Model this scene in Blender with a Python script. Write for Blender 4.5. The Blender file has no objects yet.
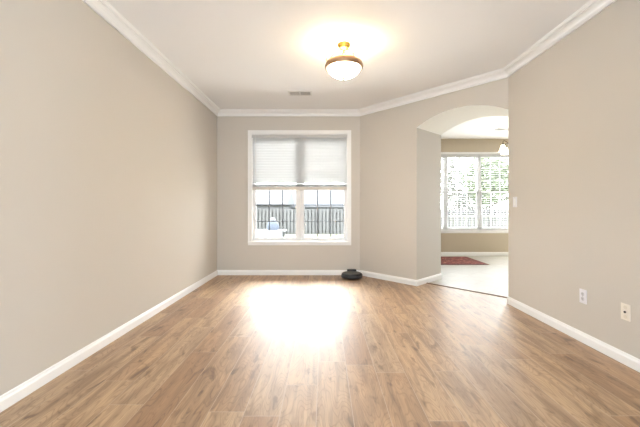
import bpy, bmesh, math, random
from mathutils import Vector, Matrix
random.seed(7)
S = bpy.context.scene
COL = S.collection
PI = math.pi

# ------------------------------------------------------------------ camera, sky, big lights, exposure
H = 2.73            # ceiling height
CH = 1.113          # camera height
cam_d = bpy.data.cameras.new('camera')
cam_d.sensor_width = 36.0
cam_d.lens = 331.0 / 640.0 * 36.0
cam_d.shift_x = -4.0 / 640.0
cam_d.shift_y = -5.5 / 640.0
cam_d.clip_start = 0.05
cam = bpy.data.objects.new('camera', cam_d)
cam.location = (0, 0, CH)
cam.rotation_euler = (PI / 2, 0, 0)
COL.objects.link(cam)
S.camera = cam

SKY = 10.5
w = bpy.data.worlds.new('overcast_sky')
S.world = w
w.use_nodes = True
wn, wl = w.node_tree.nodes, w.node_tree.links
wn.clear()
out = wn.new('ShaderNodeOutputWorld')
bg = wn.new('ShaderNodeBackground')
geo = wn.new('ShaderNodeTexCoord')
sep = wn.new('ShaderNodeSeparateXYZ')
rmp = wn.new('ShaderNodeValToRGB')
rmp.color_ramp.elements[0].position = 0.0
rmp.color_ramp.elements[0].color = (0.97, 0.975, 1.0, 1)
rmp.color_ramp.elements[1].position = 0.9
rmp.color_ramp.elements[1].color = (0.88, 0.94, 1.0, 1)
wl.new(geo.outputs['Generated'], sep.inputs[0])
wl.new(sep.outputs['Z'], rmp.inputs[0])
wl.new(rmp.outputs[0], bg.inputs['Color'])
bg.inputs['Strength'].default_value = SKY
wl.new(bg.outputs[0], out.inputs[0])


def area(name, loc, rot, sx, sy, power, color):
    d = bpy.data.lights.new(name, 'AREA')
    d.shape = 'RECTANGLE'
    d.size, d.size_y = sx, sy
    d.energy = power
    d.color = color
    o = bpy.data.objects.new(name, d)
    o.location = loc
    o.rotation_euler = rot
    COL.objects.link(o)
    return o


# added fill lamps before solid walls: behind the camera and in the far room
area('rear_fill', (0.2, -2.42, 1.40), (PI / 2, 0, 0), 3.7, 2.5, 92, (0.76, 0.895, 1.0))
area('far_room_fill', (5.05, 7.66, 1.15), (-PI / 2, 0, 0), 0.9, 2.1, 80, (0.92, 0.97, 1.0))

sun_d = bpy.data.lights.new('sun', 'SUN')
sun_d.energy = 4.5
sun_d.angle = math.radians(30)         # sun veiled by thin cloud, beyond the fence
sun_d.color = (1.0, 0.96, 0.90)
sun = bpy.data.objects.new('sun', sun_d)
sun.rotation_euler = Vector((0.0, -0.75, -0.64)).to_track_quat('-Z', 'Y').to_euler()
COL.objects.link(sun)

S.view_settings.view_transform = 'Standard'
S.view_settings.look = 'None'
S.view_settings.gamma = 1.0
S.view_settings.exposure = 0.86
S.view_settings.use_curve_mapping = False


# ------------------------------------------------------------------ materials
def newmat(name):
    m = bpy.data.materials.new(name)
    m.use_nodes = True
    n, l = m.node_tree.nodes, m.node_tree.links
    return m, n, l, n['Principled BSDF']


def mat(name, col, rough=0.5, metal=0.0, spec=0.5, var=0.05, scale=12.0, bump=0.0, emit=None, es=0.0):
    """plain procedural material: slight noise variation in colour, optional bump"""
    m, n, l, p = newmat(name)
    p.inputs['Roughness'].default_value = rough
    p.inputs['Metallic'].default_value = metal
    p.inputs['Specular IOR Level'].default_value = spec
    tc = n.new('ShaderNodeTexCoord')
    nz = n.new('ShaderNodeTexNoise')
    nz.inputs['Scale'].default_value = scale
    nz.inputs['Detail'].default_value = 3
    l.new(tc.outputs['Object'], nz.inputs['Vector'])
    mx = n.new('ShaderNodeMix')
    mx.data_type = 'RGBA'
    mx.inputs['A'].default_value = tuple(c * (1 - var) for c in col) + (1,)
    mx.inputs['B'].default_value = tuple(min(1, c * (1 + var)) for c in col) + (1,)
    l.new(nz.outputs['Fac'], mx.inputs['Factor'])
    l.new(mx.outputs['Result'], p.inputs['Base Color'])
    if bump:
        nb = n.new('ShaderNodeTexNoise')
        nb.inputs['Scale'].default_value = 160
        nb.inputs['Detail'].default_value = 2
        l.new(tc.outputs['Object'], nb.inputs['Vector'])
        b = n.new('ShaderNodeBump')
        b.inputs['Strength'].default_value = bump
        b.inputs['Distance'].default_value = 0.002
        l.new(nb.outputs['Fac'], b.inputs['Height'])
        l.new(b.outputs['Normal'], p.inputs['Normal'])
    if emit:
        p.inputs['Emission Color'].default_value = tuple(emit) + (1,)
        p.inputs['Emission Strength'].default_value = es
    return m


M = {}
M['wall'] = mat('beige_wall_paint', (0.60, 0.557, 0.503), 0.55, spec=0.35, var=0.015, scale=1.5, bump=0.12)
M['tan'] = mat('darker_tan_wall', (0.50, 0.43, 0.33), 0.55, spec=0.35, var=0.015, scale=1.5, bump=0.12)  # far room walls: a darker, warmer tone than the beige
M['ceil'] = mat('white_ceiling_paint', (0.90, 0.895, 0.895), 0.8, spec=0.2, var=0.01, scale=2, bump=0.15)
M['soffit'] = mat('cream_soffit_paint', (0.90, 0.875, 0.80), 0.7, spec=0.3, var=0.01, scale=2)
M['trim'] = mat('white_trim_paint', (0.86, 0.855, 0.85), 0.3, var=0.01)
M['vinyl'] = mat('white_vinyl', (0.80, 0.79, 0.79), 0.35, var=0.01)
M['muntin'] = mat('grey_muntin', (0.14, 0.15, 0.17), 0.4, var=0.03)
M['muntin_w'] = mat('white_muntin', (0.80, 0.80, 0.80), 0.4, var=0.03)
M['rail'] = mat('cream_blind_rail', (0.66, 0.61, 0.55), 0.5, var=0.03)
M['cord'] = mat('white_cord', (0.8, 0.78, 0.75), 0.7)
M['black'] = mat('black_plastic', (0.008, 0.008, 0.009), 0.45, spec=0.3, var=0.1)
M['black_top'] = mat('charcoal_matte_plastic', (0.085, 0.078, 0.070), 0.6, spec=0.3, var=0.1)
M['grey_pl'] = mat('grey_plastic', (0.04, 0.04, 0.043), 0.45, spec=0.3)
M['white_pl'] = mat('white_plastic_plate', (0.80, 0.79, 0.83), 0.3, var=0.01)
M['almond_pl'] = mat('almond_plastic_plate', (0.83, 0.77, 0.68), 0.3, var=0.01)
M['slot'] = mat('dark_slot', (0.03, 0.03, 0.03), 0.6)
M['socket'] = mat('socket_face', (0.62, 0.61, 0.64), 0.35, var=0.01)
M['socket_a'] = mat('almond_socket_face', (0.74, 0.68, 0.58), 0.35, var=0.01)
M['steel'] = mat('screw_steel', (0.55, 0.54, 0.52), 0.3, metal=1.0)
M['brass'] = mat('polished_brass', (0.72, 0.46, 0.12), 0.3, metal=1.0, var=0.04)
M['bronze'] = mat('antique_bronze', (0.36, 0.22, 0.13), 0.32, metal=0.85, var=0.12)
M['dbronze'] = mat('dark_bronze', (0.10, 0.07, 0.05), 0.4, metal=0.7)
M['vent'] = mat('white_vent_metal', (0.80, 0.79, 0.77), 0.4, var=0.02)
M['vent_dark'] = mat('vent_duct_dark', (0.26, 0.25, 0.24), 0.8)
M['thresh'] = mat('dark_walnut_strip', (0.16, 0.085, 0.045), 0.35, var=0.2, scale=30)
M['lawn'] = None
M['concrete'] = mat('pale_bounce_concrete', (0.74, 0.73, 0.71), 0.9, var=0.06, scale=3)
M['cloth'] = mat('white_tablecloth', (0.3, 0.3, 0.305), 0.8)
M['bag'] = mat('blue_grey_canvas', (0.035, 0.043, 0.06), 0.8, var=0.15)
M['bag_top'] = mat('pale_canvas', (0.075, 0.078, 0.085), 0.8, var=0.1)
M['dkmetal'] = mat('dark_table_metal', (0.05, 0.05, 0.055), 0.5)
M['bark'] = mat('grey_bark', (0.08, 0.07, 0.06), 0.9, var=0.3)
M['leaf'] = mat('pale_green_leaf', (0.09, 0.118, 0.06), 0.6, var=0.35, scale=1.2)
M['leaf2'] = mat('grey_green_leaf', (0.125, 0.13, 0.11), 0.6, var=0.3, scale=1.2)
M['siding'] = mat('grey_house_siding', (0.06, 0.06, 0.065), 0.8)
M['glow'] = mat('lit_frosted_glass', (0.9, 0.86, 0.78), 0.4, emit=(1.0, 0.83, 0.61), es=27.0)
_n, _l = M['glow'].node_tree.nodes, M['glow'].node_tree.links    # emission graded by height: strongest at the bottom, lighting walls more than ceiling
_tc, _sp, _mr = _n.new('ShaderNodeTexCoord'), _n.new('ShaderNodeSeparateXYZ'), _n.new('ShaderNodeMapRange')
_l.new(_tc.outputs['Object'], _sp.inputs[0])
_l.new(_sp.outputs['Z'], _mr.inputs['Value'])
for _k, _v in (('From Min', -.33), ('From Max', -.235), ('To Min', 76.0), ('To Max', 6.0)):
    _mr.inputs[_k].default_value = _v
_l.new(_mr.outputs[0], _n['Principled BSDF'].inputs['Emission Strength'])
M['glow_in'] = mat('lit_frosted_glass_inside', (0.9, 0.86, 0.78), 0.4, emit=(1.0, 0.82, 0.58), es=5.0)
M['shade2'] = mat('frosted_bell_glass', (0.9, 0.86, 0.76), 0.4, emit=(1.0, 0.88, 0.66), es=4.0)


def make_slat():
    m, n, l, p = newmat('white_blind_slat')
    o = n['Material Output']
    p.inputs['Base Color'].default_value = (0.62, 0.62, 0.62, 1)
    p.inputs['Roughness'].default_value = 0.4
    t = n.new('ShaderNodeBsdfTranslucent')
    t.inputs['Color'].default_value = (0.85, 0.84, 0.82, 1)
    mx = n.new('ShaderNodeMixShader')
    nz = n.new('ShaderNodeTexNoise')
    nz.inputs['Scale'].default_value = 30
    mr = n.new('ShaderNodeMapRange')
    mr.inputs['To Min'].default_value = 0.19
    mr.inputs['To Max'].default_value = 0.21
    l.new(nz.outputs['Fac'], mr.inputs['Value'])
    l.new(mr.outputs[0], mx.inputs[0])
    l.new(p.outputs[0], mx.inputs[1])
    l.new(t.outputs[0], mx.inputs[2])
    l.new(mx.outputs[0], o.inputs['Surface'])
    return m


M['slat'] = make_slat()


def make_glass():
    m, n, l, p = newmat('clear_window_glass')
    o = n['Material Output']
    n.remove(p)
    tr = n.new('ShaderNodeBsdfTransparent')
    tr.inputs['Color'].default_value = (0.97, 0.985, 0.98, 1)
    gl = n.new('ShaderNodeBsdfGlossy')
    gl.inputs['Roughness'].default_value = 0.02
    fr = n.new('ShaderNodeFresnel')
    fr.inputs['IOR'].default_value = 1.15
    mx = n.new('ShaderNodeMixShader')
    l.new(fr.outputs[0], mx.inputs[0])
    l.new(tr.outputs[0], mx.inputs[1])
    l.new(gl.outputs[0], mx.inputs[2])
    l.new(mx.outputs[0], o.inputs['Surface'])
    return m


M['glass'] = make_glass()


def math_node(n, l, op, a, b=None, c=None):
    x = n.new('ShaderNodeMath')
    x.operation = op
    for i, v in enumerate((a, b, c)):
        if v is None:
            continue
        if isinstance(v, (int, float)):
            x.inputs[i].default_value = v
        else:
            l.new(v, x.inputs[i])
    return x.outputs[0]


def comb(n, l, x, y, z):
    c = n.new('ShaderNodeCombineXYZ')
    for i, v in enumerate((x, y, z)):
        if isinstance(v, (int, float)):
            c.inputs[i].default_value = v
        else:
            l.new(v, c.inputs[i])
    return c.outputs[0]


def ramp(n, l, fac, stops):
    r = n.new('ShaderNodeValToRGB')
    e = r.color_ramp.elements
    while len(e) < len(stops):
        e.new(0.5)
    for el, (p, c) in zip(e, stops):
        el.position = p
        el.color = tuple(c) + (1,) if len(c) == 3 else c
    l.new(fac, r.inputs[0])
    return r.outputs[0]


def mixc(n, l, fac, a, b, blend='MIX'):
    x = n.new('ShaderNodeMix')
    x.data_type = 'RGBA'
    x.blend_type = blend
    for k, v in (('Factor', fac), ('A', a), ('B', b)):
        if isinstance(v, (int, float)):
            x.inputs[k].default_value = v
        elif isinstance(v, tuple):
            x.inputs[k].default_value = v + (1,)
        else:
            l.new(v, x.inputs[k])
    return x.outputs['Result']


def make_wood():
    m, n, l, p = newmat('oak_laminate_planks')
    tc = n.new('ShaderNodeTexCoord')
    sp = n.new('ShaderNodeSeparateXYZ')
    l.new(tc.outputs['Object'], sp.inputs[0])
    X, Y = sp.outputs['X'], sp.outputs['Y']
    PW, PL = 0.196, 1.22
    row = math_node(n, l, 'FLOOR', math_node(n, l, 'DIVIDE', math_node(n, l, 'SUBTRACT', X, 0.547), PW))
    wn1 = n.new('ShaderNodeTexWhiteNoise')
    wn1.noise_dimensions = '1D'
    l.new(row, wn1.inputs['W'])
    ys = math_node(n, l, 'ADD', Y, math_node(n, l, 'MULTIPLY', wn1.outputs['Value'], PL))
    cell = math_node(n, l, 'FLOOR', math_node(n, l, 'DIVIDE', ys, PL))
    wn2 = n.new('ShaderNodeTexWhiteNoise')
    wn2.noise_dimensions = '2D'
    l.new(comb(n, l, row, cell, 0), wn2.inputs['Vector'])
    rnd = wn2.outputs['Value']
    seed = math_node(n, l, 'MULTIPLY', rnd, 37.0)
    # cathedral grain: distorted noise stretched along the plank
    g1 = n.new('ShaderNodeTexNoise')
    g1.inputs['Scale'].default_value = 1.0
    g1.inputs['Detail'].default_value = 5
    g1.inputs['Roughness'].default_value = 0.6
    g1.inputs['Distortion'].default_value = 0.8
    l.new(comb(n, l, math_node(n, l, 'MULTIPLY', X, 16.0), math_node(n, l, 'MULTIPLY', Y, 1.6), seed), g1.inputs['Vector'])
    g2 = n.new('ShaderNodeTexNoise')
    g2.inputs['Scale'].default_value = 1.0
    g2.inputs['Detail'].default_value = 4
    l.new(comb(n, l, math_node(n, l, 'MULTIPLY', X, 130.0), math_node(n, l, 'MULTIPLY', Y, 5.0), seed), g2.inputs['Vector'])
    rings = n.new('ShaderNodeTexNoise')
    rings.inputs['Scale'].default_value = 1.0
    rings.inputs['Detail'].default_value = 1
    l.new(comb(n, l, math_node(n, l, 'MULTIPLY', X, 9.0), math_node(n, l, 'MULTIPLY', Y, 1.6), math_node(n, l, 'ADD', seed, 5.0)), rings.inputs['Vector'])
    ringw = math_node(n, l, 'FRACT', math_node(n, l, 'MULTIPLY', rings.outputs['Fac'], 22.0))
    ringv = math_node(n, l, 'ABSOLUTE', math_node(n, l, 'SUBTRACT', ringw, 0.5))
    # knots and dark flecks
    vo = n.new('ShaderNodeTexNoise')
    vo.inputs['Scale'].default_value = 1.0
    vo.inputs['Detail'].default_value = 3
    vo.inputs['Distortion'].default_value = 0.6
    l.new(comb(n, l, math_node(n, l, 'MULTIPLY', X, 13.0), math_node(n, l, 'MULTIPLY', Y, 4.2), math_node(n, l, 'ADD', seed, 11.0)), vo.inputs['Vector'])
    base = ramp(n, l, rnd, [(0.0, (0.34, 0.19, 0.095)), (0.35, (0.45, 0.28, 0.15)), (0.7, (0.52, 0.35, 0.20)), (1.0, (0.43, 0.29, 0.175))])
    c1 = mixc(n, l, ramp(n, l, g1.outputs['Fac'], [(0.36, (1, 1, 1)), (0.60, (0, 0, 0))]), base, (0.19, 0.105, 0.055))
    c1b = mixc(n, l, 0.70, base, c1)
    fine = ramp(n, l, g2.outputs['Fac'], [(0.3, (0.84, 0.82, 0.80)), (0.65, (1.06, 1.06, 1.06))])
    c2 = mixc(n, l, 0.8, c1b, fine, 'MULTIPLY')
    rg = ramp(n, l, ringv, [(0.0, (0.64, 0.58, 0.53)), (0.18, (1, 1, 1))])
    c3 = mixc(n, l, 0.75, c2, rg, 'MULTIPLY')
    kn = ramp(n, l, vo.outputs['Fac'], [(0.60, (1, 1, 1)), (0.70, (0.42, 0.34, 0.27))])
    c4 = mixc(n, l, 0.9, c3, kn, 'MULTIPLY')
    # dark mineral streaks and checks along the grain
    ck = n.new('ShaderNodeTexNoise')
    ck.inputs['Scale'].default_value = 1.0
    ck.inputs['Detail'].default_value = 6
    ck.inputs['Roughness'].default_value = 0.7
    ck.inputs['Distortion'].default_value = 1.4
    l.new(comb(n, l, math_node(n, l, 'MULTIPLY', X, 15.0), math_node(n, l, 'MULTIPLY', Y, 2.6), math_node(n, l, 'ADD', seed, 23.0)), ck.inputs['Vector'])
    c4 = mixc(n, l, 0.52, c4, ramp(n, l, ck.outputs['Fac'], [(0.56, (1, 1, 1)), (0.65, (0.58, 0.46, 0.36)), (0.74, (0.28, 0.20, 0.14))]), 'MULTIPLY')
    # seams, painted pale for the light that plank bevels catch
    fx = math_node(n, l, 'FRACT', math_node(n, l, 'DIVIDE', math_node(n, l, 'SUBTRACT', X, 0.547), PW))
    ex = math_node(n, l, 'MINIMUM', fx, math_node(n, l, 'SUBTRACT', 1.0, fx))
    fy = math_node(n, l, 'FRACT', math_node(n, l, 'DIVIDE', ys, PL))
    ey = math_node(n, l, 'MINIMUM', fy, math_node(n, l, 'SUBTRACT', 1.0, fy))
    sx = math_node(n, l, 'LESS_THAN', ex, 0.010)
    sy = math_node(n, l, 'LESS_THAN', ey, 0.0018)
    sm = math_node(n, l, 'MAXIMUM', sx, sy)
    c5 = mixc(n, l, math_node(n, l, 'MULTIPLY', sm, 0.75), c4, (0.50, 0.38, 0.27))
    l.new(c5, p.inputs['Base Color'])
    ro = n.new('ShaderNodeMapRange')
    ro.inputs['To Min'].default_value = 0.45
    ro.inputs['To Max'].default_value = 0.57
    l.new(g2.outputs['Fac'], ro.inputs['Value'])
    l.new(ro.outputs[0], p.inputs['Roughness'])
    p.inputs['Specular IOR Level'].default_value = 0.8
    p.inputs['Coat Weight'].default_value = 0.40
    p.inputs['Coat Roughness'].default_value = 0.40
    bp = n.new('ShaderNodeBump')
    bp.inputs['Strength'].default_value = 0.12
    bp.inputs['Distance'].default_value = 0.0015
    hh = math_node(n, l, 'SUBTRACT', math_node(n, l, 'ADD', g2.outputs['Fac'], ringv), math_node(n, l, 'MULTIPLY', sm, 1.5))
    l.new(hh, bp.inputs['Height'])
    l.new(bp.outputs['Normal'], p.inputs['Normal'])
    return m


M['wood'] = make_wood()


def make_tile():
    m, n, l, p = newmat('pale_stone_tile')
    tc = n.new('ShaderNodeTexCoord')
    mp = n.new('ShaderNodeMapping')
    mp.inputs['Rotation'].default_value = (0, 0, PI / 4)
    l.new(tc.outputs['Object'], mp.inputs['Vector'])
    br = n.new('ShaderNodeTexBrick')
    br.offset = 0.0
    br.inputs['Color1'].default_value = (0.42, 0.405, 0.37, 1)
    br.inputs['Color2'].default_value = (0.47, 0.455, 0.415, 1)
    br.inputs['Mortar'].default_value = (0.37, 0.34, 0.30, 1)
    br.inputs['Scale'].default_value = 1.0
    br.inputs['Brick Width'].default_value = 0.31
    br.inputs['Row Height'].default_value = 0.31
    br.inputs['Mortar Size'].default_value = 0.004
    l.new(mp.outputs[0], br.inputs['Vector'])
    nz = n.new('ShaderNodeTexNoise')
    nz.inputs['Scale'].default_value = 6
    nz.inputs['Detail'].default_value = 5
    l.new(tc.outputs['Object'], nz.inputs['Vector'])
    c = mixc(n, l, 0.5, br.outputs['Color'], ramp(n, l, nz.outputs['Fac'], [(0.3, (0.86, 0.84, 0.80)), (0.7, (1.05, 1.05, 1.05))]), 'MULTIPLY')
    l.new(c, p.inputs['Base Color'])
    p.inputs['Roughness'].default_value = 0.4
    p.inputs['Specular IOR Level'].default_value = 0.3
    return m


M['tile'] = make_tile()


def make_rug():
    m, n, l, p = newmat('dark_red_patterned_pile')
    tc = n.new('ShaderNodeTexCoord')
    ck = n.new('ShaderNodeTexVoronoi')
    ck.inputs['Scale'].default_value = 9
    l.new(tc.outputs['Object'], ck.inputs['Vector'])
    nz = n.new('ShaderNodeTexNoise')
    nz.inputs['Scale'].default_value = 22
    l.new(tc.outputs['Object'], nz.inputs['Vector'])
    a = ramp(n, l, ck.outputs['Distance'], [(0.12, (0.42, 0.20, 0.13)), (0.32, (0.21, 0.035, 0.028)), (0.6, (0.12, 0.025, 0.022))])
    c = mixc(n, l, ramp(n, l, nz.outputs['Fac'], [(0.52, (0, 0, 0)), (0.66, (0.7, 0.7, 0.7))]), a, (0.34, 0.17, 0.12))
    l.new(c, p.inputs['Base Color'])
    p.inputs['Roughness'].default_value = 0.95
    return m


M['rug'] = make_rug()
M['rug_edge'] = mat('dark_rug_border', (0.13, 0.03, 0.028), 0.95, var=0.2, scale=60)
M['fringe'] = mat('tan_rug_fringe', (0.45, 0.34, 0.24), 0.95, var=0.2, scale=60)


def make_lawn():
    m, n, l, p = newmat('lawn_grass')
    tc = n.new('ShaderNodeTexCoord')
    nz = n.new('ShaderNodeTexNoise')
    nz.inputs['Scale'].default_value = 1.5
    nz.inputs['Detail'].default_value = 6
    l.new(tc.outputs['Object'], nz.inputs['Vector'])
    c = ramp(n, l, nz.outputs['Fac'], [(0.3, (0.075, 0.08, 0.034)), (0.7, (0.125, 0.13, 0.063))])
    l.new(c, p.inputs['Base Color'])
    p.inputs['Roughness'].default_value = 0.95
    return m


M['lawn'] = make_lawn()


def make_fence():
    m, n, l, p = newmat('weathered_grey_wood')
    tc = n.new('ShaderNodeTexCoord')
    mp = n.new('ShaderNodeMapping')
    mp.inputs['Scale'].default_value = (14, 14, 1.2)
    l.new(tc.outputs['Object'], mp.inputs['Vector'])
    nz = n.new('ShaderNodeTexNoise')
    nz.inputs['Scale'].default_value = 1
    nz.inputs['Detail'].default_value = 4
    l.new(mp.outputs[0], nz.inputs['Vector'])
    c = ramp(n, l, nz.outputs['Fac'], [(0.3, (0.040, 0.039, 0.038)), (0.7, (0.078, 0.077, 0.076))])
    l.new(c, p.inputs['Base Color'])
    p.inputs['Roughness'].default_value = 0.9
    return m


M['fence'] = make_fence()


def make_shingle():
    m, n, l, p = newmat('grey_roof_shingles')
    tc = n.new('ShaderNodeTexCoord')
    br = n.new('ShaderNodeTexBrick')
    br.inputs['Color1'].default_value = (0.036, 0.038, 0.043, 1)
    br.inputs['Color2'].default_value = (0.046, 0.048, 0.053, 1)
    br.inputs['Mortar'].default_value = (0.032,0.033,0.036, 1)
    br.inputs['Scale'].default_value = 1
    br.inputs['Brick Width'].default_value = 0.5
    br.inputs['Row Height'].default_value = 0.25
    br.inputs['Mortar Size'].default_value = 0.01
    l.new(tc.outputs['Object'], br.inputs['Vector'])
    l.new(br.outputs['Color'], p.inputs['Base Color'])
    p.inputs['Roughness'].default_value = 0.9
    return m


M['shingle'] = make_shingle()


# ------------------------------------------------------------------ mesh helpers
def add_box(bm, x0, x1, y0, y1, z0, z1, bev=0.0, rot=None, pivot=None):
    r = bmesh.ops.create_cube(bm, size=1.0)
    vs = r['verts']
    for v in vs:
        v.co = Vector(((x0 + x1) / 2 + v.co.x * (x1 - x0), (y0 + y1) / 2 + v.co.y * (y1 - y0), (z0 + z1) / 2 + v.co.z * (z1 - z0)))
    if rot is not None:
        bmesh.ops.rotate(bm, verts=vs, cent=pivot or Vector(((x0 + x1) / 2, (y0 + y1) / 2, (z0 + z1) / 2)), matrix=rot)
    if bev:
        es = list({e for v in vs for e in v.link_edges})
        bmesh.ops.bevel(bm, geom=es, offset=bev, segments=2, affect='EDGES', profile=0.7)


def add_prism(bm, poly, z0, z1):
    lo = [bm.verts.new((x, y, z0)) for x, y in poly]
    hi = [bm.verts.new((x, y, z1)) for x, y in poly]
    k = len(poly)
    bm.faces.new(lo)
    bm.faces.new(hi)
    for i in range(k):
        bm.faces.new((lo[i], lo[(i + 1) % k], hi[(i + 1) % k], hi[i]))


def add_lathe(bm, prof, seg=32, cx=0, cy=0, cap=True):
    rings = []
    for r, z in prof:
        if r < 1e-6:
            rings.append([bm.verts.new((cx, cy, z))])
        else:
            rings.append([bm.verts.new((cx + r * math.cos(2 * PI * i / seg), cy + r * math.sin(2 * PI * i / seg), z)) for i in range(seg)])
    for a, b in zip(rings, rings[1:]):
        for i in range(seg):
            j = (i + 1) % seg
            if len(a) == 1 and len(b) == 1:
                continue
            if len(a) == 1:
                bm.faces.new((a[0], b[i], b[j]))
            elif len(b) == 1:
                bm.faces.new((a[i], a[j], b[0]))
            else:
                bm.faces.new((a[i], a[j], b[j], b[i]))
    if cap:
        for rg in (rings[0], rings[-1]):
            if len(rg) > 2:
                bm.faces.new(rg)


def add_tube(bm, pts, r, seg=8):
    pts = [Vector(p) for p in pts]
    rings = []
    prev = None
    for i, p in enumerate(pts):
        d = (pts[min(i + 1, len(pts) - 1)] - pts[max(i - 1, 0)]).normalized()
        up = Vector((0, 0, 1)) if abs(d.z) < 0.95 else Vector((1, 0, 0))
        if prev is not None:
            a = (prev - d * prev.dot(d)).normalized()
        else:
            a = d.cross(up).normalized()
        prev = a
        b = d.cross(a)
        rr = r[i] if isinstance(r, (list, tuple)) else r
        rings.append([bm.verts.new(p + (a * math.cos(2 * PI * k / seg) + b * math.sin(2 * PI * k / seg)) * rr) for k in range(seg)])
    for a, b in zip(rings, rings[1:]):
        for k in range(seg):
            j = (k + 1) % seg
            bm.faces.new((a[k], a[j], b[j], b[k]))
    bm.faces.new(rings[0])
    bm.faces.new(rings[-1])


def obj(name, bm, material, parent=None, smooth=False):
    bmesh.ops.recalc_face_normals(bm, faces=bm.faces)
    me = bpy.data.meshes.new(name)
    bm.to_mesh(me)
    bm.free()
    mats = material if isinstance(material, (list, tuple)) else [material]
    for mm in mats:
        me.materials.append(mm)
    if smooth:
        for p in me.polygons:
            p.use_smooth = True
        try:
            me.set_sharp_from_angle(angle=math.radians(40))
        except Exception:
            pass
    o = bpy.data.objects.new(name, me)
    COL.objects.link(o)
    if parent:
        o.parent = parent
    return o


def B():
    return bmesh.new()


def tag(o, label, cat=None, group=None, kind=None):
    o['label'] = label
    if cat:
        o['category'] = cat
    if group:
        o['group'] = group
    if kind:
        o['kind'] = kind
    return o


def thing(name, label, cat, loc=(0, 0, 0), rz=0.0, group=None, kind=None):
    o = bpy.data.objects.new(name, None)
    o.empty_display_size = 0.1
    o.location = loc
    o.rotation_euler = (0, 0, rz)
    COL.objects.link(o)
    return tag(o, label, cat, group, kind)


def copy_tree(o, parent=None):
    c = o.copy()
    COL.objects.link(c)
    if parent:
        c.parent = parent
    for ch in list(o.children):
        copy_tree(ch, c)
    return c


# ------------------------------------------------------------------ plan of the house
XL, XR, YB, YR = -1.775, 2.15, 5.5, -2.5
A = Vector((0.598, 5.5))
Bc = Vector((2.15, 3.86))
U = (Bc - A).normalized()
V = Vector((-U.y, U.x))
LU = (Bc - A).length            # length of the angled wall
U0 = 0.468 * LU                 # left edge of the opening
VT = 0.716                      # depth of the arch
VTH = 0.265                     # threshold line


def P(u, v):
    q = A + U * u + V * v
    return (q.x, q.y)


J0, J1 = P(U0, 0), P(U0, VT)
B0, B1 = P(LU, 0), P(LU, VT)
YF, XFR = 7.74, 5.6             # far room: window wall, right wall
XFL = J1[0]
FN = 2.4                        # far room's near wall


def struct(name, bm, material, label, smooth=False):
    o = obj(name, bm, material, None, smooth)
    o['kind'] = 'structure'
    o['label'] = label
    return o


# floors
bm = B()
add_prism(bm, [(XL - .02, YR), (XR + .02, YR), (XR + .02, 3.90), P(LU + .02, VTH), P(U0 - .03, VTH), P(U0 - .03, 0), (A.x, YB + .02), (XL - .02, YB + .02)], -0.05, 0.0)
struct('floor', bm, M['wood'], 'oak laminate plank floor with knots and a satin sheen')
bm = B()
add_prism(bm, [P(U0 - .03, VTH), P(LU + .02, VTH), P(LU + .05, VTH + .05), (XR + .14, 3.8), (XR + .14, FN), (XFR + .02, FN), (XFR + .02, YF + .02), (XFL - .02, YF + .02), (XFL - .02, J1[1])], -0.05, 0.0)
struct('floor_far_room', bm, M['tile'], 'pale cream tile floor of the room beyond the arch')
# ceiling
bm = B()
add_prism(bm, [(XL - .15, YR - .15), (XFR + .15, YR - .15), (XFR + .15, YF + .15), (XFL - .15, YF + .15), (XFL - .15, YB + .15), (XL - .15, YB + .15)], H, H + .12)
struct('ceiling', bm, M['ceil'], 'flat off-white painted ceiling')

# walls
WX0, WX1, WZ0, WZ1 = -1.205, 0.395, 0.555, 2.345      # opening of the dining room window
bm = B()
add_box(bm, XL - .15, XL, YR - .15, YB + .15, -0.05, H)
struct('wall_left', bm, M['wall'], 'long bare beige wall on the left side')
bm = B()
add_box(bm, XL, WX0, YB, YB + .15, -0.7, H)
add_box(bm, WX1, A.x, YB, YB + .15, -0.7, H)
add_box(bm, WX0, WX1, YB, YB + .15, -0.7, WZ0)
add_box(bm, WX0, WX1, YB, YB + .15, WZ1, H)
bmesh.ops.remove_doubles(bm, verts=bm.verts, dist=1e-5)
struct('wall_back', bm, M['wall'], 'beige end wall holding the twin window')

# angled wall with the arched opening
AZ, AR = 2.262, 0.157           # spring height, rise
arch = []
NA = 28
half = (LU - U0) / 2
Rr = (half * half + AR * AR) / (2 * AR)
for i in range(NA + 1):
    s = -half + 2 * half * i / NA
    arch.append((U0 + half + s, AZ + math.sqrt(Rr * Rr - s * s) - (Rr - AR)))
bm = B()
add_prism(bm, [(A.x, A.y), J0, J1, (XFL, YB + .15), (A.x, YB + .15)], -0.05, H)
def uv3(u, v, z):
    x, y = P(u, v)
    return bm.verts.new((x, y, z))
fr = [uv3(u, 0, z) for u, z in arch]
bk = [uv3(u, VT, z) for u, z in arch]
frt = [uv3(u, 0, H) for u, z in arch]
bkt = [uv3(u, VT, H) for u, z in arch]
soffit_faces = []
for i in range(NA):
    bm.faces.new((fr[i], fr[i + 1], frt[i + 1], frt[i]))
    bm.faces.new((bk[i], bkt[i], bkt[i + 1], bk[i + 1]))
    f = bm.faces.new((fr[i], bk[i], bk[i + 1], fr[i + 1]))
    f.material_index = 1
    bm.faces.new((frt[i], frt[i + 1], bkt[i + 1], bkt[i]))
# right return of the opening
q = [B0, B1, P(LU + .15, VT), P(LU + .15, 0.1), (XR + .12, 3.70), (XR, 3.70)]
add_prism(bm, q, -0.05, H)
struct('wall_angled', bm, [M['wall'], M['soffit']], 'angled beige wall pierced by a deep segmental arch')
bm = B()
add_box(bm, XR, XR + .12, YR - .15, 3.70, -0.05, H)
struct('wall_right', bm, M['wall'], 'beige wall with outlets on the right side')
# rear wall behind the camera
bm = B()
add_box(bm, XL, XR, YR - .15, YR, -0.05, H)
struct('wall_rear', bm, M['wall'], 'beige wall behind the viewpoint')
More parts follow.
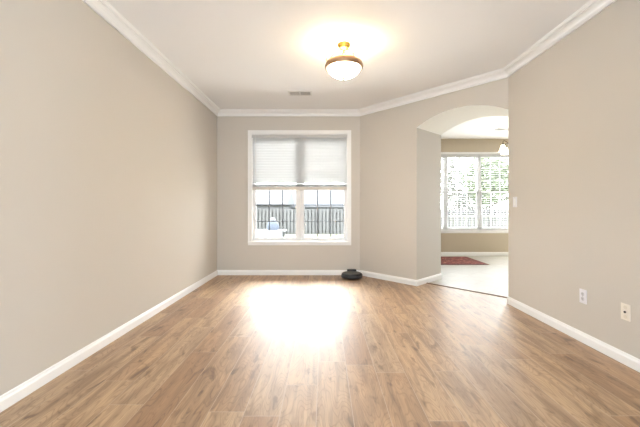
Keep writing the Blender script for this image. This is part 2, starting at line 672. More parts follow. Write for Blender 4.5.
# far room walls
FX0, FX1, FZ0, FZ1 = 2.08, 4.46, 0.585, 2.385
bm = B()
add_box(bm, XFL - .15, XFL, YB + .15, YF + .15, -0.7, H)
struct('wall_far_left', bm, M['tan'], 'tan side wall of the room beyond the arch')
bm = B()
add_box(bm, XFL, FX0, YF, YF + .15, -0.7, H)
add_box(bm, FX1, XFR, YF, YF + .15, -0.7, H)
add_box(bm, FX0, FX1, YF, YF + .15, -0.7, FZ0)
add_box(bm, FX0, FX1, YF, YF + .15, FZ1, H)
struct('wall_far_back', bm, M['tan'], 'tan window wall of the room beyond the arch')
bm = B()
add_box(bm, XFR, XFR + .15, FN - .15, YF + .15, -0.7, H)
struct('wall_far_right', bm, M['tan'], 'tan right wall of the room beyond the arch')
bm = B()
add_box(bm, XR + .12, XFR, FN - .15, FN, -0.05, H)
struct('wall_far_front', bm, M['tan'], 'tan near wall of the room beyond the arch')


# ------------------------------------------------------------------ baseboards and crown, swept and mitred
def offs(path, i, d):
    """point i of the path moved d into the room (to the right of travel), mitred"""
    p = Vector(path[i])
    ns = []
    if i > 0:
        t = (Vector(path[i]) - Vector(path[i - 1])).normalized()
        ns.append(Vector((t.y, -t.x)))
    if i < len(path) - 1:
        t = (Vector(path[i + 1]) - Vector(path[i])).normalized()
        ns.append(Vector((t.y, -t.x)))
    if len(ns) == 1:
        return p + ns[0] * d
    mm = ns[0] + ns[1]
    return p + mm * (2 * d / mm.length_squared)


def sweep(names, labels, path, prof, material):
    for k in range(len(path) - 1):
        bm = B()
        ends = []
        for i in (k, k + 1):
            ring = []
            for d, z in prof:
                q = offs(path, i, d)
                ring.append(bm.verts.new((q.x, q.y, z)))
            ends.append(ring)
        n = len(prof)
        for j in range(n):
            bm.faces.new((ends[0][j], ends[0][(j + 1) % n], ends[1][(j + 1) % n], ends[1][j]))
        bm.faces.new(ends[0])
        bm.faces.new(ends[1])
        struct(names[k], bm, material, labels[k], smooth=False)


BB = [(0, 0), (0.015, 0), (0.015, 0.056), (0.012, 0.064), (0.009, 0.069), (0.007, 0.078), (0.003, 0.082), (0, 0.083)]
path1 = [(XL, YR), (XL, YB), (A.x, A.y), J0, J1, (XFL, YF), (XFR, YF)]
sweep(['baseboard_left', 'baseboard_back', 'baseboard_angled', 'baseboard_jamb', 'baseboard_far_left', 'baseboard_far_back'],
      ['white baseboard along the left wall', 'white baseboard under the twin window', 'white baseboard on the angled wall',
       'white baseboard on the left side of the arch', 'white baseboard on the far side wall', 'white baseboard below the far window'],
      path1, BB, M['trim'])
sweep(['baseboard_return', 'baseboard_right'], ['white baseboard on the right side of the arch', 'white baseboard along the right wall'],
      [B1, B0, (XR, YR)], BB, M['trim'])
cz = H - 0.095
CR = [(0, H), (0, cz), (0.016, cz), (0.017, cz + .012), (0.010, cz + .018), (0.012, cz + .032), (0.022, cz + .047), (0.038, cz + .059),
      (0.052, cz + .064), (0.053, cz + .073), (0.066, cz + .076), (0.074, cz + .084), (0.080, H)]
sweep(['trim_1', 'trim_2', 'trim_3', 'trim_4'],
      ['white crown moulding above the left wall', 'white crown moulding above the end wall', 'white crown moulding above the angled wall',
       'white crown moulding above the right wall'],
      [(XL, YR), (XL, YB), (A.x, A.y), B0, (XR, YR)], CR, M['trim'])

# threshold strip between laminate and tile
bm = B()
a0, a1 = P(U0 + .002, VTH - .022), P(LU - .002, VTH - .022)
b0, b1 = P(U0 + .002, VTH + .022), P(LU - .002, VTH + .022)
c0, c1 = P(U0 + .002, VTH), P(LU - .002, VTH)
for p0, p1, h0 in ((a0, a1, .001), (None, None, None), (b0, b1, .001)):
    pass
rows = [(a0, a1, .0), (a0, a1, .005), (c0, c1, .010), (b0, b1, .005), (b0, b1, .0)]
vr = [(bm.verts.new((p[0], p[1], z)), bm.verts.new((q[0], q[1], z))) for p, q, z in rows]
for (p, q), (r, s) in zip(vr, vr[1:] + vr[:1]):
    bm.faces.new((p, q, s, r))
bm.faces.new([v[0] for v in vr])
bm.faces.new([v[1] for v in vr])
struct('trim_5', bm, M['thresh'], 'dark brown threshold strip across the arch opening')


# ------------------------------------------------------------------ windows
def ring_box(bm, x0, x1, z0, z1, y0, y1, wl_, wr, wb, wt, bev=0.0):
    add_box(bm, x0, x0 + wl_, y0, y1, z0, z1, bev)
    add_box(bm, x1 - wr, x1, y0, y1, z0, z1, bev)
    add_box(bm, x0 + wl_, x1 - wr, y0, y1, z0, z0 + wb, bev)
    add_box(bm, x0 + wl_, x1 - wr, y0, y1, z1 - wt, z1, bev)


def build_window(name, label, x0, x1, z0, z1, y, units, mull, muntin_mat, casing=0.056, stool=0.03, upper_cols=3):
    """double-hung units side by side in a wall whose inner face is at y"""
    root = thing(name, label, None, ((x0 + x1) / 2, y, z0), kind='structure')
    ox, oz = -(x0 + x1) / 2, -z0
    inv = Matrix.Translation((ox, -y, oz))

    def put(nm, bm, mt, par=root):
        bmesh.ops.transform(bm, matrix=inv, verts=bm.verts)
        return obj(nm, bm, mt, par)
    bm = B()
    t = 0.016
    add_box(bm, x0 - casing, x0 + .004, y - t, y, z0 - .004, z1 + casing, .003)
    add_box(bm, x1 - .004, x1 + casing, y - t, y, z0 - .004, z1 + casing, .003)
    add_box(bm, x0 + .004, x1 - .004, y - t, y, z1 - .004, z1 + casing, .003)
    ring_box(bm, x0 - casing, x1 + casing, z0 - .004, z1 + casing, y - t - .006, y - t, .012, .012, .0001, .012)
    put('casing', bm, M['trim'])
    bm = B()
    add_box(bm, x0 - casing, x1 + casing, y - .03, y + .07, z0 - stool, z0 + .002, .004)
    add_box(bm, x0 - casing, x1 + casing, y - .014, y, z0 - stool - .03, z0 - stool, .003)
    put('sill', bm, M['trim'])
    bm = B()
    ring_box(bm, x0, x1, z0, z1, y + .001, y + .149, .012, .012, .008, .012)
    put('jamb', bm, M['trim'])
    n = units
    uw = (x1 - x0 - .024 - mull * (n - 1)) / n
    fr_ = 0.02
    bm = B()
    for i in range(n):
        a = x0 + .012 + i * (uw + mull)
        ring_box(bm, a, a + uw, z0 + .008, z1 - .012, y + .072, y + .14, fr_, fr_, .022, fr_)
        if i < n - 1:
            add_box(bm, a + uw, a + uw + mull, y + .062, y + .14, z0 + .008, z1 - .012, .003)
    put('frame', bm, M['vinyl'])
    zm = (z0 + z1) / 2
    for i in range(n):
        a = x0 + .012 + i * (uw + mull) + fr_
        b = a + uw - 2 * fr_
        for nm, c0_, c1_, yy in (('upper_sash', zm - .015, z1 - .012 - fr_, y + .112), ('lower_sash', z0 + .03, zm + .015, y + .080)):
            st = .027
            bm = B()
            ring_box(bm, a, b, c0_, c1_, yy, yy + .026, st, st, .036, .032, .002)
            sash = put(nm, bm, M['vinyl'])
            ga, gb, gz0, gz1 = a + st, b - st, c0_ + .036, c1_ - .032
            bm = B()
            for k in range(1, 3):
                xx = ga + (gb - ga) * k / 3
                add_box(bm, xx - .008, xx + .008, yy + .007, yy + .019, gz0, gz1)
                zz = gz0 + (gz1 - gz0) * k / 3
                add_box(bm, ga, gb, yy + .0075, yy + .0185, zz - .008, zz + .008)
            put('muntin_grid', bm, muntin_mat, sash)
            bm = B()
            add_box(bm, ga - .004, gb + .004, yy + .012, yy + .014, gz0 - .004, gz1 + .004)
            put('glass_pane', bm, M['glass'], sash)
    return root


build_window('window_1', 'twin double-hung white window in the end wall', WX0, WX1, WZ0, WZ1, YB, 2, 0.05, M['muntin'])
build_window('window_2', 'triple white window in the room beyond the arch', FX0, FX1, FZ0, FZ1, YF, 3, 0.03, M['muntin_w'], casing=0.03)


# ------------------------------------------------------------------ blinds
def slat_bm(wd, depth=0.05, th=0.0028):
    """slightly crowned slat, centred on the origin, long along x"""
    bm = B()
    n = 6
    top, bot = [], []
    for i in range(n + 1):
        s = -1 + 2 * i / n
        z = 0.0022 * (1 - s * s)
        top.append((s * depth / 2, z + th / 2))
        bot.append((s * depth / 2, z - th / 2))
    prof = top + bot[::-1]
    e = [[bm.verts.new((x, yy, zz)) for yy, zz in prof] for x in (-wd / 2, wd / 2)]
    k = len(prof)
    for j in range(k):
        bm.faces.new((e[0][j], e[0][(j + 1) % k], e[1][(j + 1) % k], e[1][j]))
    bm.faces.new(e[0])
    bm.faces.new(e[1])
    return bm


def build_blind(label, xc, y, ztop, wd, zbot, pitch, tilt, stack, depth=0.05, group=None, rail_mat=None, valance=0.05, wand=True):
    root = thing('window_blind', label, 'blind', (xc, y, ztop), group=group)
    bm = B()
    add_box(bm, -wd / 2, wd / 2, -.024, .024, -.045, 0, .002)
    obj('headrail', bm, M['trim'], root)
    bm = B()
    add_box(bm, -wd / 2 - .003, wd / 2 + .003, -.034, -.026, -valance, -.001, .002)
    obj('valance', bm, M['slat'], root)
    L = ztop - zbot
    z = -.045 - pitch * .6
    rail_h = .05 if stack else .018
    first = None
    nst = stack
    zlim = -L + rail_h + nst * .0065 + .012
    while z > zlim:
        if first is None:
            first = obj('slat', slat_bm(wd - .01, depth), M['slat'], root, smooth=True)
            o = first
        else:
            o = first.copy()
            COL.objects.link(o)
            o.parent = root
        o.location = (0, 0, z)
        o.rotation_euler = (tilt, 0, 0)
        z -= pitch
    for k in range(nst):
        o = first.copy()
        COL.objects.link(o)
        o.parent = root
        o.location = (0, 0, -L + rail_h + .004 + k * .0065)
        o.rotation_euler = (0, 0, 0)
    bm = B()
    add_box(bm, -wd / 2 + .004, wd / 2 - .004, -.026, .026, -L, -L + rail_h, .004)
    obj('bottom_rail', bm, rail_mat or M['trim'], root)
    nc = 3 if wd > 1 else 2
    for i in range(nc):
        xx = -wd / 2 + .12 + (wd - .24) * i / (nc - 1)
        bm = B()
        for yy in (-.0275, .0275):
            add_tube(bm, [(xx, yy, -.04), (xx, yy, -L + .01)], .0011, 5)
        obj('ladder_cord', bm, M['cord'], root)
    if wand:
        bm = B()
        add_tube(bm, [(-wd / 2 + .06, -.04, -.03), (-wd / 2 + .06, -.042, -.62)], .004, 8)
        add_tube(bm, [(-wd / 2 + .06, -.042, -.60), (-wd / 2 + .06, -.042, -.66)], .006, 8)
        obj('tilt_wand', bm, M['cord'], root)
    return root


build_blind('white slat blind half raised in the twin window of the end wall', (WX0 + WX1) / 2, YB + .034, WZ1 - .014, WX1 - WX0 - .02, 1.412, .044,
            math.radians(59.5), 7, 0.066, rail_mat=M['rail'])
fu = (FX1 - FX0 - .024 - .06) / 3
for i, lb in enumerate(['white lowered blind of the far window, mostly hidden behind the arch',
                        'white lowered blind in the middle of the far window',
                        'white lowered blind of the far window, behind the hanging glass shade']):
    build_blind(lb, FX0 + .012 + fu / 2 + i * (fu + .03), YF + .034, FZ1 - .014, fu + .02, FZ0 + .006, .044, math.radians(-2), 0,
                group='lowered blinds in the far window', valance=.075, wand=False)


# ------------------------------------------------------------------ ceiling light of the dining room
LX, LY = 0.197, 3.27
lamp = thing('ceiling_light', 'semi-flush ceiling light with frosted glass bowl, bronze rim and brass arms', 'ceiling light', (LX, LY, H))
bm = B()
add_lathe(bm, [(0, 0), (.062, 0), (.067, -.008), (.064, -.020), (.052, -.030), (.046, -.044), (.026, -.050), (.016, -.060), (0, -.064)], 32)
obj('canopy', bm, M['brass'], lamp, smooth=True)
bm = B()
add_lathe(bm, [(0, -.05), (.010, -.05), (.010, -.075), (.020, -.085), (.020, -.10), (.010, -.11), (.008, -.145), (0, -.15)], 20)
obj('stem', bm, M['brass'], lamp, smooth=True)
RIM, ZR = .178, -.207
bm = B()
rp = [(RIM - .030, ZR + .020), (RIM - .016, ZR + .032), (RIM + .000, ZR + .022), (RIM + .007, ZR + .004), (RIM + .012, ZR - .016), (RIM + .006, ZR - .030),
      (RIM - .006, ZR - .036), (RIM - .014, ZR - .028), (RIM - .018, ZR)]
add_lathe(bm, rp + [rp[0]], 48, cap=False)
bmesh.ops.remove_doubles(bm, verts=bm.verts, dist=1e-6)
obj('rim', bm, M['bronze'], lamp, smooth=True)
bm = B()
outer, inner = [], []
for i in range(13):
    a = PI / 2 * i / 12
    outer.append(((RIM - .016) * math.cos(a) if i < 12 else 0.0, ZR - .022 - .100 * math.sin(a)))
    inner.append(((RIM - .021) * math.cos(a) if i < 12 else 0.0, ZR - .022 - .095 * math.sin(a)))
add_lathe(bm, outer, 48, cap=False)
n_out = len(bm.faces)
add_lathe(bm, inner, 48, cap=False)
bm.faces.ensure_lookup_table()
for f in bm.faces[n_out:]:
    f.material_index = 1
bmesh.ops.bridge_loops(bm, edges=[e for e in bm.edges if e.is_boundary])
obj('bowl_shade', bm, [M['glow'], M['glow_in']], lamp, smooth=True)
bm = B()
zb = ZR - .122
add_lathe(bm, [(0, zb + .004), (.022, zb + .002), (.020, zb - .004), (.010, zb - .008), (.012, zb - .014), (.006, zb - .020), (0, zb - .022)], 20)
obj('finial', bm, M['bronze'], lamp, smooth=True)
for k in range(3):
    a = math.radians(90 + 120 * k + 90)
    ca, sa = math.cos(a), math.sin(a)
    pts = []
    for r, z in ((.030, -.030), (.050, -.052), (.075, -.078), (.105, -.105), (.135, -.135), (.158, -.160), (.172, -.158), (.178, -.146), (.170, -.138)):
        pts.append((r * ca, r * sa, z))
    bm = B()
    add_tube(bm, pts, [.007, .006, .0055, .0055, .0055, .0055, .005, .0045, .004], 8)
    add_tube(bm, [(.160 * ca, .160 * sa, -.158), (.163 * ca, .163 * sa, ZR + .01)], .006, 8)
    obj('arm', bm, M['brass'], lamp, smooth=True)
for k in range(2):
    a = PI * k
    bm = B()
    add_lathe(bm, [(0, -.125), (.012, -.127), (.024, -.145), (.026, -.165), (.016, -.185), (.012, -.198), (0, -.198)], 16, cx=.07 * math.cos(a), cy=.07 * math.sin(a))
    obj('bulb', bm, M['shade2'], lamp, smooth=True)
    d = bpy.data.lights.new('bulb_light', 'POINT')
    d.energy = 1.8
    d.color = (1.0, 0.78, 0.48)
    d.shadow_soft_size = .05
    o = bpy.data.objects.new('bulb_light', d)
    o.location = (LX + .11 * math.cos(a), LY + .11 * math.sin(a), H - .175)
    COL.objects.link(o)


# ------------------------------------------------------------------ ceiling vents
def vent(label, x, y, wx, wy):
    t = thing('ceiling_vent', label, 'vent', (x, y, H))
    bm = B()
    ring_box(bm, -wx / 2, wx / 2, -wy / 2, wy / 2, 0, .010, .02, .02, .02, .02)
    bmesh.ops.rotate(bm, verts=bm.verts, cent=(0, 0, 0), matrix=Matrix.Rotation(PI / 2, 3, 'X'))
    for v in bm.verts:
        v.co.z = -abs(v.co.z)
    obj('frame', bm, M['vent'], t)
    bm = B()
    add_box(bm, -wx / 2 + .01, wx / 2 - .01, -wy / 2 + .01, wy / 2 - .01, -.003, -.0005)
    obj('backing', bm, M['vent_dark'], t)
    n = int((wx - .04) / .014)
    first = None
    for k in range(n):
        xx = -wx / 2 + .02 + (k + .5) * (wx - .04) / n
        if first is None:
            bm = B()
            add_box(bm, -.0012, .0012, -wy / 2 + .02, wy / 2 - .02, -.005, .005)
            first = o = obj('louver', bm, M['vent'], t)
        else:
            o = first.copy()
            COL.objects.link(o)
            o.parent = t
        o.location = (xx, 0, -.0075)
        o.rotation_euler = (0, math.radians(38 if xx < 0 else -38), 0)
    bm = B()
    add_box(bm, -.008, .008, -wy / 2 + .02, wy / 2 - .02, -.012, -.004)
    obj('divider', bm, M['vent'], t)
    return t


vent('white ceiling vent beside the bowl light of the front room', -.336, 4.65, .33, .18)
vent('white ceiling vent in the room beyond the arch', 3.70, 6.80, .33, .18)

# ------------------------------------------------------------------ robot vacuum and its dock
VX, VY = .440, 5.235
rv = thing('robot_vacuum', 'round black robot vacuum on the floor before its dock', 'robot vacuum', (VX, VY, 0))
R0 = .162
bm = B()
add_lathe(bm, [(0, .012), (R0 - .03, .012), (R0 - .008, .020), (R0 - .002, .030), (R0 - .002, .070), (R0 - .006, .082), (R0 - .02, .088), (0, .090)], 48)
obj('body', bm, M['black'], rv, smooth=True)
bm = B()
n = 36
inn, outr = [], []
for z, r in ((.024, R0 + .001), (.030, R0 + .006), (.062, R0 + .006), (.068, R0 + .001)):
    outr.append([bm.verts.new((r * math.cos(PI + PI * i / n), r * math.sin(PI + PI * i / n), z)) for i in range(n + 1)])
for a, b in zip(outr, outr[1:]):
    for i in range(n):
        bm.faces.new((a[i], a[i + 1], b[i + 1], b[i]))
bo = obj('bumper', bm, M['grey_pl'], rv, smooth=True)
sm = bo.modifiers.new('thickness', 'SOLIDIFY')
sm.thickness = .004
bm = B()
add_lathe(bm, [(0, .0895), (R0 - .026, .0885), (R0 - .028, .0925), (R0 - .04, .0945), (0, .0955)], 48)
obj('top_cover', bm, M['black_top'], rv, smooth=True)
bm = B()
add_lathe(bm, [(0, .095), (.024, .0952), (.023, .0985), (.018, .0992), (0, .0992)], 28, cx=0, cy=-.03)
obj('clean_button', bm, M['grey_pl'], rv, smooth=True)
for sx_ in (-1, 1):
    bm = B()
    add_lathe(bm, [(0, -.010), (.028, -.010), (.032, -.006), (.032, .006), (.028, .010), (0, .010)], 24)
    bmesh.ops.rotate(bm, verts=bm.verts, cent=(0, 0, 0), matrix=Matrix.Rotation(PI / 2, 3, 'Y'))
    bmesh.ops.translate(bm, verts=bm.verts, vec=(sx_ * .115, 0, .0322))
    obj('wheel', bm, M['slot'], rv, smooth=True)

dk = thing('charging_dock', 'small black charging dock against the baseboard behind the robot vacuum', 'dock', (.455, 5.447, 0))
bm = B()
add_box(bm, -.075, .075, -.034, .034, .0, .104, .010)
obj('housing', bm, M['black'], dk, smooth=True)
bm = B()
add_box(bm, -.06, .06, -.038, -.033, .06, .092, .002)
obj('sensor_window', bm, M['grey_pl'], dk)


# ------------------------------------------------------------------ wall plates on the right wall
def plate(name, label, cat, y, z, mt, wd=.072, ht=.116):
    """faces -x; local x = along the wall (towards the viewer), local y = out of the wall"""
    t = thing(name, label, cat, (XR, y, z), rz=PI / 2)
    bm = B()
    add_box(bm, -wd / 2, wd / 2, 0.0, .007, -ht / 2, ht / 2, .003)
    obj('plate', bm, mt, t)
    return t


def screw(t, z, x=0):
    bm = B()
    add_lathe(bm, [(0, 0), (.0035, 0), (.0028, .0015), (0, .002)], 12)
    bmesh.ops.rotate(bm, verts=bm.verts, cent=(0, 0, 0), matrix=Matrix.Rotation(-PI / 2, 3, 'X'))
    bmesh.ops.translate(bm, verts=bm.verts, vec=(x, .007, z))
    obj('screw', bm, M['steel'], t)


ol = plate('wall_outlet', 'white duplex outlet low on the right wall, nearer the arch', 'outlet', 2.742, .381, M['white_pl'])
for s in (1, -1):
    bm = B()
    add_lathe(bm, [(0, 0), (.0165, 0), (.0165, .002), (.015, .003), (0, .003)], 24)
    bmesh.ops.rotate(bm, verts=bm.verts, cent=(0, 0, 0), matrix=Matrix.Rotation(-PI / 2, 3, 'X'))
    bmesh.ops.translate(bm, verts=bm.verts, vec=(0, .0068, s * .0195))
    k = obj('socket', bm, M['socket'], ol)
    bm = B()
    for dx in (-.006, .006):
        add_box(bm, dx - .001, dx + .001, .0095, .0103, s * .0195 - .001, s * .0195 + .008)
    add_box(bm, -.002, .002, .0095, .0103, s * .0195 - .010, s * .0195 - .006)
    obj('slot', bm, M['slot'], k)
screw(ol, 0)
jk = plate('cable_jack', 'almond cable jack plate low on the right wall, with one dark hole in its middle', 'wall jack', 2.355, .373, M['almond_pl'])
for s in (1, -1):
    bm = B()
    add_lathe(bm, [(0, 0), (.013, 0), (.013, .0018), (.011, .003), (0, .003)], 24)
    bmesh.ops.rotate(bm, verts=bm.verts, cent=(0, 0, 0), matrix=Matrix.Rotation(-PI / 2, 3, 'X'))
    bmesh.ops.translate(bm, verts=bm.verts, vec=(0, .0068, s * .033))
    obj('boss', bm, M['socket_a'], jk)
bm = B()
add_lathe(bm, [(0, 0), (.0075, 0), (.0075, .006), (.005, .008), (.005, .004), (0, .004)], 20)
bmesh.ops.rotate(bm, verts=bm.verts, cent=(0, 0, 0), matrix=Matrix.Rotation(-PI / 2, 3, 'X'))
bmesh.ops.translate(bm, verts=bm.verts, vec=(0, .0068, 0))
obj('port', bm, M['slot'], jk)
sw = plate('light_switch', 'white light switch plate at shoulder height beside the arch', 'light switch', 3.72, 1.18, M['white_pl'])
bm = B()
add_box(bm, -.0165, .0165, .006, .0095, -.033, .033, .0015, rot=Matrix.Rotation(.05, 3, 'X'))
obj('rocker', bm, M['trim'], sw)
screw(sw, .048)
screw(sw, -.048)

# ------------------------------------------------------------------ rug in the far room
rug = thing('area_rug', 'small dark red patterned rug on the pale tile beyond the arch', 'rug', (2.56, 6.99, 0))
RW, RL = .66, .52
bm = B()
add_box(bm, -RW + .06, RW - .06, -RL + .06, RL - .06, .001, .0105, .002)
obj('pile', bm, M['rug'], rug)
bm = B()
for x0, x1, y0, y1 in ((-RW, -RW + .06, -RL, RL), (RW - .06, RW, -RL, RL), (-RW + .06, RW - .06, -RL, -RL + .06), (-RW + .06, RW - .06, RL - .06, RL)):
    add_box(bm, x0, x1, y0, y1, .001, .009, .002)
obj('border', bm, M['rug_edge'], rug)
for s in (-1, 1):
    bm = B()
    for k in range(70):
        yy = -RL + .01 + k * (2 * RL - .02) / 69
        add_tube(bm, [(s * RW, yy, .005), (s * (RW + .018), yy + random.uniform(-.003, .003), .004), (s * (RW + .034), yy + random.uniform(-.006, .006), .003)], .0022, 5)
    obj('fringe', bm, M['fringe'], rug)

# ------------------------------------------------------------------ chandelier in the far room, one shade in view
CXh, CYh = 3.54, 6.05
ch = thing('chandelier', 'bronze chandelier with frosted bell shades hanging beyond the arch', 'chandelier', (CXh, CYh, H))
bm = B()
add_lathe(bm, [(0, 0), (.065, 0), (.065, -.01), (.05, -.022), (.012, -.03), (0, -.03)], 28)
obj('canopy', bm, M['dbronze'], ch, smooth=True)
bm = B()
add_lathe(bm, [(0, -.02), (.006, -.02), (.006, -.30), (.02, -.32), (.035, -.36), (.022, -.41), (.03, -.45), (.018, -.50), (.006, -.52), (0, -.53)], 20)
obj('stem', bm, M['dbronze'], ch, smooth=True)
for k in range(5):
    a = PI + 2 * PI * k / 5
    ca, sa = math.cos(a), math.sin(a)
    pts = [(r * ca, r * sa, z) for r, z in ((.02, -.44), (.08, -.47), (.15, -.45), (.21, -.40), (.25, -.385), (.268, -.40), (.27, -.44))]
    bm = B()
    add_tube(bm, pts, .006, 8)
    add_lathe(bm, [(0, -.435), (.014, -.435), (.024, -.452), (.024, -.475), (0, -.475)], 18, cx=.27 * ca, cy=.27 * sa)
    arm = obj('arm', bm, M['dbronze'], ch, smooth=True)
    bm = B()
    add_lathe(bm, [(.022, -.468), (.030, -.480), (.040, -.510), (.048, -.545), (.062, -.575), (.078, -.590)], 28, cx=.27 * ca, cy=.27 * sa, cap=False)
    sh = obj('bell_shade', bm, M['shade2'], arm, smooth=True)
    sm = sh.modifiers.new('thickness', 'SOLIDIFY')
    sm.thickness = .003

# ------------------------------------------------------------------ garden
GZ = -0.65
bm = B()
add_box(bm, -40, 50, YF + .2, 90, GZ - .2, GZ)
add_box(bm, -40, XFL - .16, YB + .16, YF + .2, GZ - .2, GZ)
struct('ground', bm, M['lawn'], 'yellow-green lawn outside the windows')

bm = B()
add_box(bm, -9, XFL - .16, YB + .16, 12.2, GZ, GZ + .02)  # unseen pale slab, added to bounce daylight up to the ceiling
add_box(bm, XFL - .16, 9, YF + .16, 12.2, GZ, GZ + .02)
struct('ground_bounce_patio', bm, M['concrete'], 'unseen pale concrete patio added below the windows to bounce daylight inside')

fence = thing('wooden_fence', 'weathered grey wooden privacy fence across the back of the lawn', 'fence', (2.0, 22.0, GZ))
FH = 1.70
npanel = 11
pw = 2.35
first = None
fx0 = -pw * npanel / 2
for k in range(npanel):
    if first is None:
        bm = B()
        for i in range(10):
            x = (i + .5) * .235
            h = FH + random.uniform(-.012, .012)
            add_box(bm, x - .073, x + .073, -.10, -.08, 0.03, h)
            add_box(bm, x + .1175 - .073, x + .1175 + .073, .04, .06, 0.03, h - .01)
        first = o = obj('picket_panel', bm, M['fence'], fence)
    else:
        o = first.copy()
        COL.objects.link(o)
        o.parent = fence
    o.location = (fx0 + k * pw, 0, 0)
firstr = None
for z in (.28, .95, 1.48):
    bm = B()
    add_box(bm, fx0, fx0 + npanel * pw, -.022, .022, z - .045, z + .045)
    obj('rail', bm, M['fence'], fence)
firstp = None
for k in range(npanel + 1):
    if firstp is None:
        bm = B()
        add_box(bm, -.05, .05, -.024, .07, 0, FH + .03, .006)
        firstp = o = obj('post', bm, M['fence'], fence)
    else:
        o = firstp.copy()
        COL.objects.link(o)
        o.parent = fence
    o.location = (fx0 + k * pw, 0.03, 0)

# white-clothed garden table with a bundle on it
gt = thing('garden_table', 'garden table on slanted dark legs out on the lawn, under a white cloth', 'table', (-2.76, 15.2, GZ))
bm = B()
add_box(bm, -1.02, 1.02, -.42, .42, .70, .742, .01)
obj('tabletop', bm, M['dkmetal'], gt)
for sx_ in (-1, 1):
    for sy_ in (-1, 1):
        bm = B()
        add_tube(bm, [(sx_ * 1.0, sy_ * .36, .71), (sx_ * .60, sy_ * .38, 0)], .028, 8)
        obj('leg', bm, M['dkmetal'], gt)
bm = B()
nx = 40
rows_ = [(-.475, .34), (-.462, .55), (-.445, .70), (-.43, .752), (0, .753), (.43, .752), (.445, .70), (.462, .55), (.475, .34)]
grid = []
for i in range(nx + 1):
    x = -1.0 + 1.93 * i / nx
    col = []
    for yy, zz in rows_:
        k = max(0.0, (.745 - zz) / .4)
        col.append(bm.verts.new((x, yy * (1 + .05 * k * (1 + math.sin(i * 1.3))), zz + (.015 * math.sin(i * .7) if zz < .4 else 0))))
    grid.append(col)
for a, b in zip(grid, grid[1:]):
    for j in range(len(rows_) - 1):
        bm.faces.new((a[j], b[j], b[j + 1], a[j + 1]))
o = obj('tablecloth', bm, M['cloth'], None, smooth=True)
o.location = gt.location
sm = o.modifiers.new('thickness', 'SOLIDIFY')
sm.thickness = .004
sm.offset = 1
tag(o, 'white cloth draped over the garden table on the lawn', 'tablecloth')

bag = thing('canvas_bag', 'blue-grey canvas bag sitting on the white-clothed garden table', 'bag', (-2.34, 15.15, GZ + .757))
bm = B()
add_lathe(bm, [(0, 0), (.24, 0), (.28, .05), (.29, .15), (.26, .28), (.20, .36), (.12, .40), (0, .41)], 24)
for v in bm.verts:
    v.co.y *= .7
    a = math.atan2(v.co.y, v.co.x)
    k = 1 + .05 * math.sin(5 * a + v.co.z * 9)
    v.co.x *= k
    v.co.y *= k
obj('body', bm, M['bag'], bag, smooth=True)
bm = B()
add_lathe(bm, [(0, .39), (.13, .38), (.15, .44), (.12, .52), (.06, .56), (0, .57)], 20)
obj('pale_top', bm, M['bag_top'], bag, smooth=True)
bm = B()
add_lathe(bm, [(0, -.02), (.035, -.02), (.04, 0), (.03, .03), (0, .035)], 14)
bmesh.ops.translate(bm, verts=bm.verts, vec=(0, -.115, .47))
obj('dark_toggle', bm, M['slot'], bag, smooth=True)


# houses behind the fence
def house(label, x0, x1, y, zw, zr, depth=9):
    t = thing('house', label, 'house', ((x0 + x1) / 2, y, GZ))
    hw = (x1 - x0) / 2
    bm = B()
    add_box(bm, -hw, hw, 0, depth, 0, zw - GZ)
    obj('wall', bm, M['siding'], t)
    bm = B()
    e = .5
    z0, z1 = zw - GZ, zr - GZ
    pr = [(-e, z0), (-e, z0 + .18), (depth / 2, z1), (depth + e, z0 + .18), (depth + e, z0)]
    a = [bm.verts.new((-hw - e, yy, zz)) for yy, zz in pr]
    b = [bm.verts.new((hw + e, yy, zz)) for yy, zz in pr]
    for i in range(5):
        j = (i + 1) % 5
        bm.faces.new((a[i], a[j], b[j], b[i]))
    bm.faces.new(a)
    bm.faces.new(b)
    obj('roof', bm, M['shingle'], t)
    bm = B()
    add_box(bm, -hw - e, hw + e, -e - .06, -e, z0 - .02, z0 + .2)
    obj('gutter', bm, M['dkmetal'], t)
    nwin = max(2, int(hw))
    for k in range(nwin):
        x = -hw + (k + .5) * 2 * hw / nwin
        bm = B()
        add_box(bm, x - .5, x + .5, -.04, .02, z0 - 1.3, z0 - .3)
        f = obj('window', bm, M['dkmetal'], t)
    return t


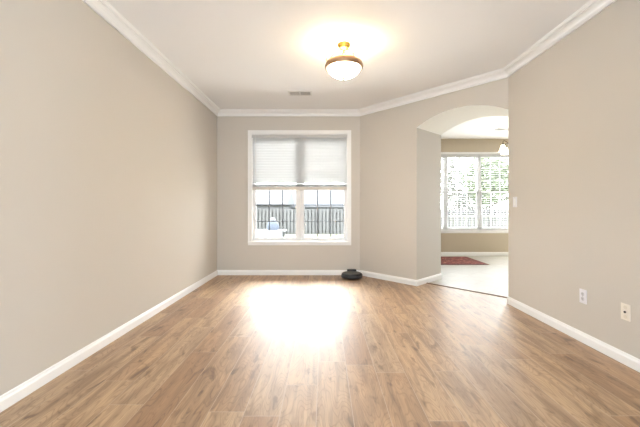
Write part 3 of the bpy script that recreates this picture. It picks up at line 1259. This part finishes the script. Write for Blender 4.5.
house('low grey-roofed house beyond the fence, seen through the left half of the end-wall window', -14, -5.1, 42, 1.45, 4.0)
house('long grey-roofed house beyond the fence, seen through the right half of the end-wall window', -6.2, 11.0, 53, 1.25, 4.5)


def tree(label, x, y, h, crown_r, nleaf, lm, trunk_h):
    t = thing('tree', label, 'tree', (x, y, GZ), group=None)
    bm = B()
    add_tube(bm, [(0, 0, 0), (.05, .03, trunk_h * .5), (-.04, 0, trunk_h), (.02, 0, h * .85)], [.16, .12, .10, .03], 10)
    for k in range(9):
        a = random.uniform(0, 2 * PI)
        z0 = random.uniform(trunk_h * .8, h * .7)
        r = crown_r * random.uniform(.6, .95)
        add_tube(bm, [(0, 0, z0), (r * .5 * math.cos(a), r * .5 * math.sin(a), z0 + .5), (r * math.cos(a), r * math.sin(a), z0 + 1.0)], [.05, .03, .012], 6)
    obj('trunk', bm, M['bark'], t)
    bm = B()
    zc = (trunk_h + h) / 2 + .3
    hz = (h - trunk_h) / 2 + .3
    for k in range(nleaf):
        a, b = random.uniform(0, 2 * PI), math.acos(random.uniform(-1, 1))
        rr = random.random() ** .45
        c = Vector((crown_r * rr * math.sin(b) * math.cos(a), crown_r * .6 * rr * math.sin(b) * math.sin(a), zc + hz * rr * math.cos(b)))
        s = random.uniform(.10, .24)
        m3 = Matrix.Rotation(random.uniform(0, 6.28), 3, 'Z') @ Matrix.Rotation(random.uniform(0, 3.1), 3, 'X')
        q = [c + m3 @ Vector(p) for p in ((-s, 0, 0), (0, -s * .5, s * .15), (s, 0, 0), (0, s * .5, s * .15))]
        vs = [bm.verts.new(p) for p in q]
        bm.faces.new((vs[0], vs[1], vs[2]))
        bm.faces.new((vs[0], vs[2], vs[3]))
    obj('crown', bm, lm, t)
    return t


tree('pale green leafy tree behind the fence, seen through the right pane of the far window', 12.6, 25.0, 5.4, 2.1, 2600, M['leaf'], 1.9)
tree('sparse grey-green tree behind the fence, seen through the middle pane of the far window', 10.2, 27.5, 5.8, 1.9, 1000, M['leaf2'], 2.4)
tree('low wide grey-green tree behind the fence, seen in the middle of the far window', 13.4, 31.0, 3.6, 2.6, 1500, M['leaf2'], 1.0)
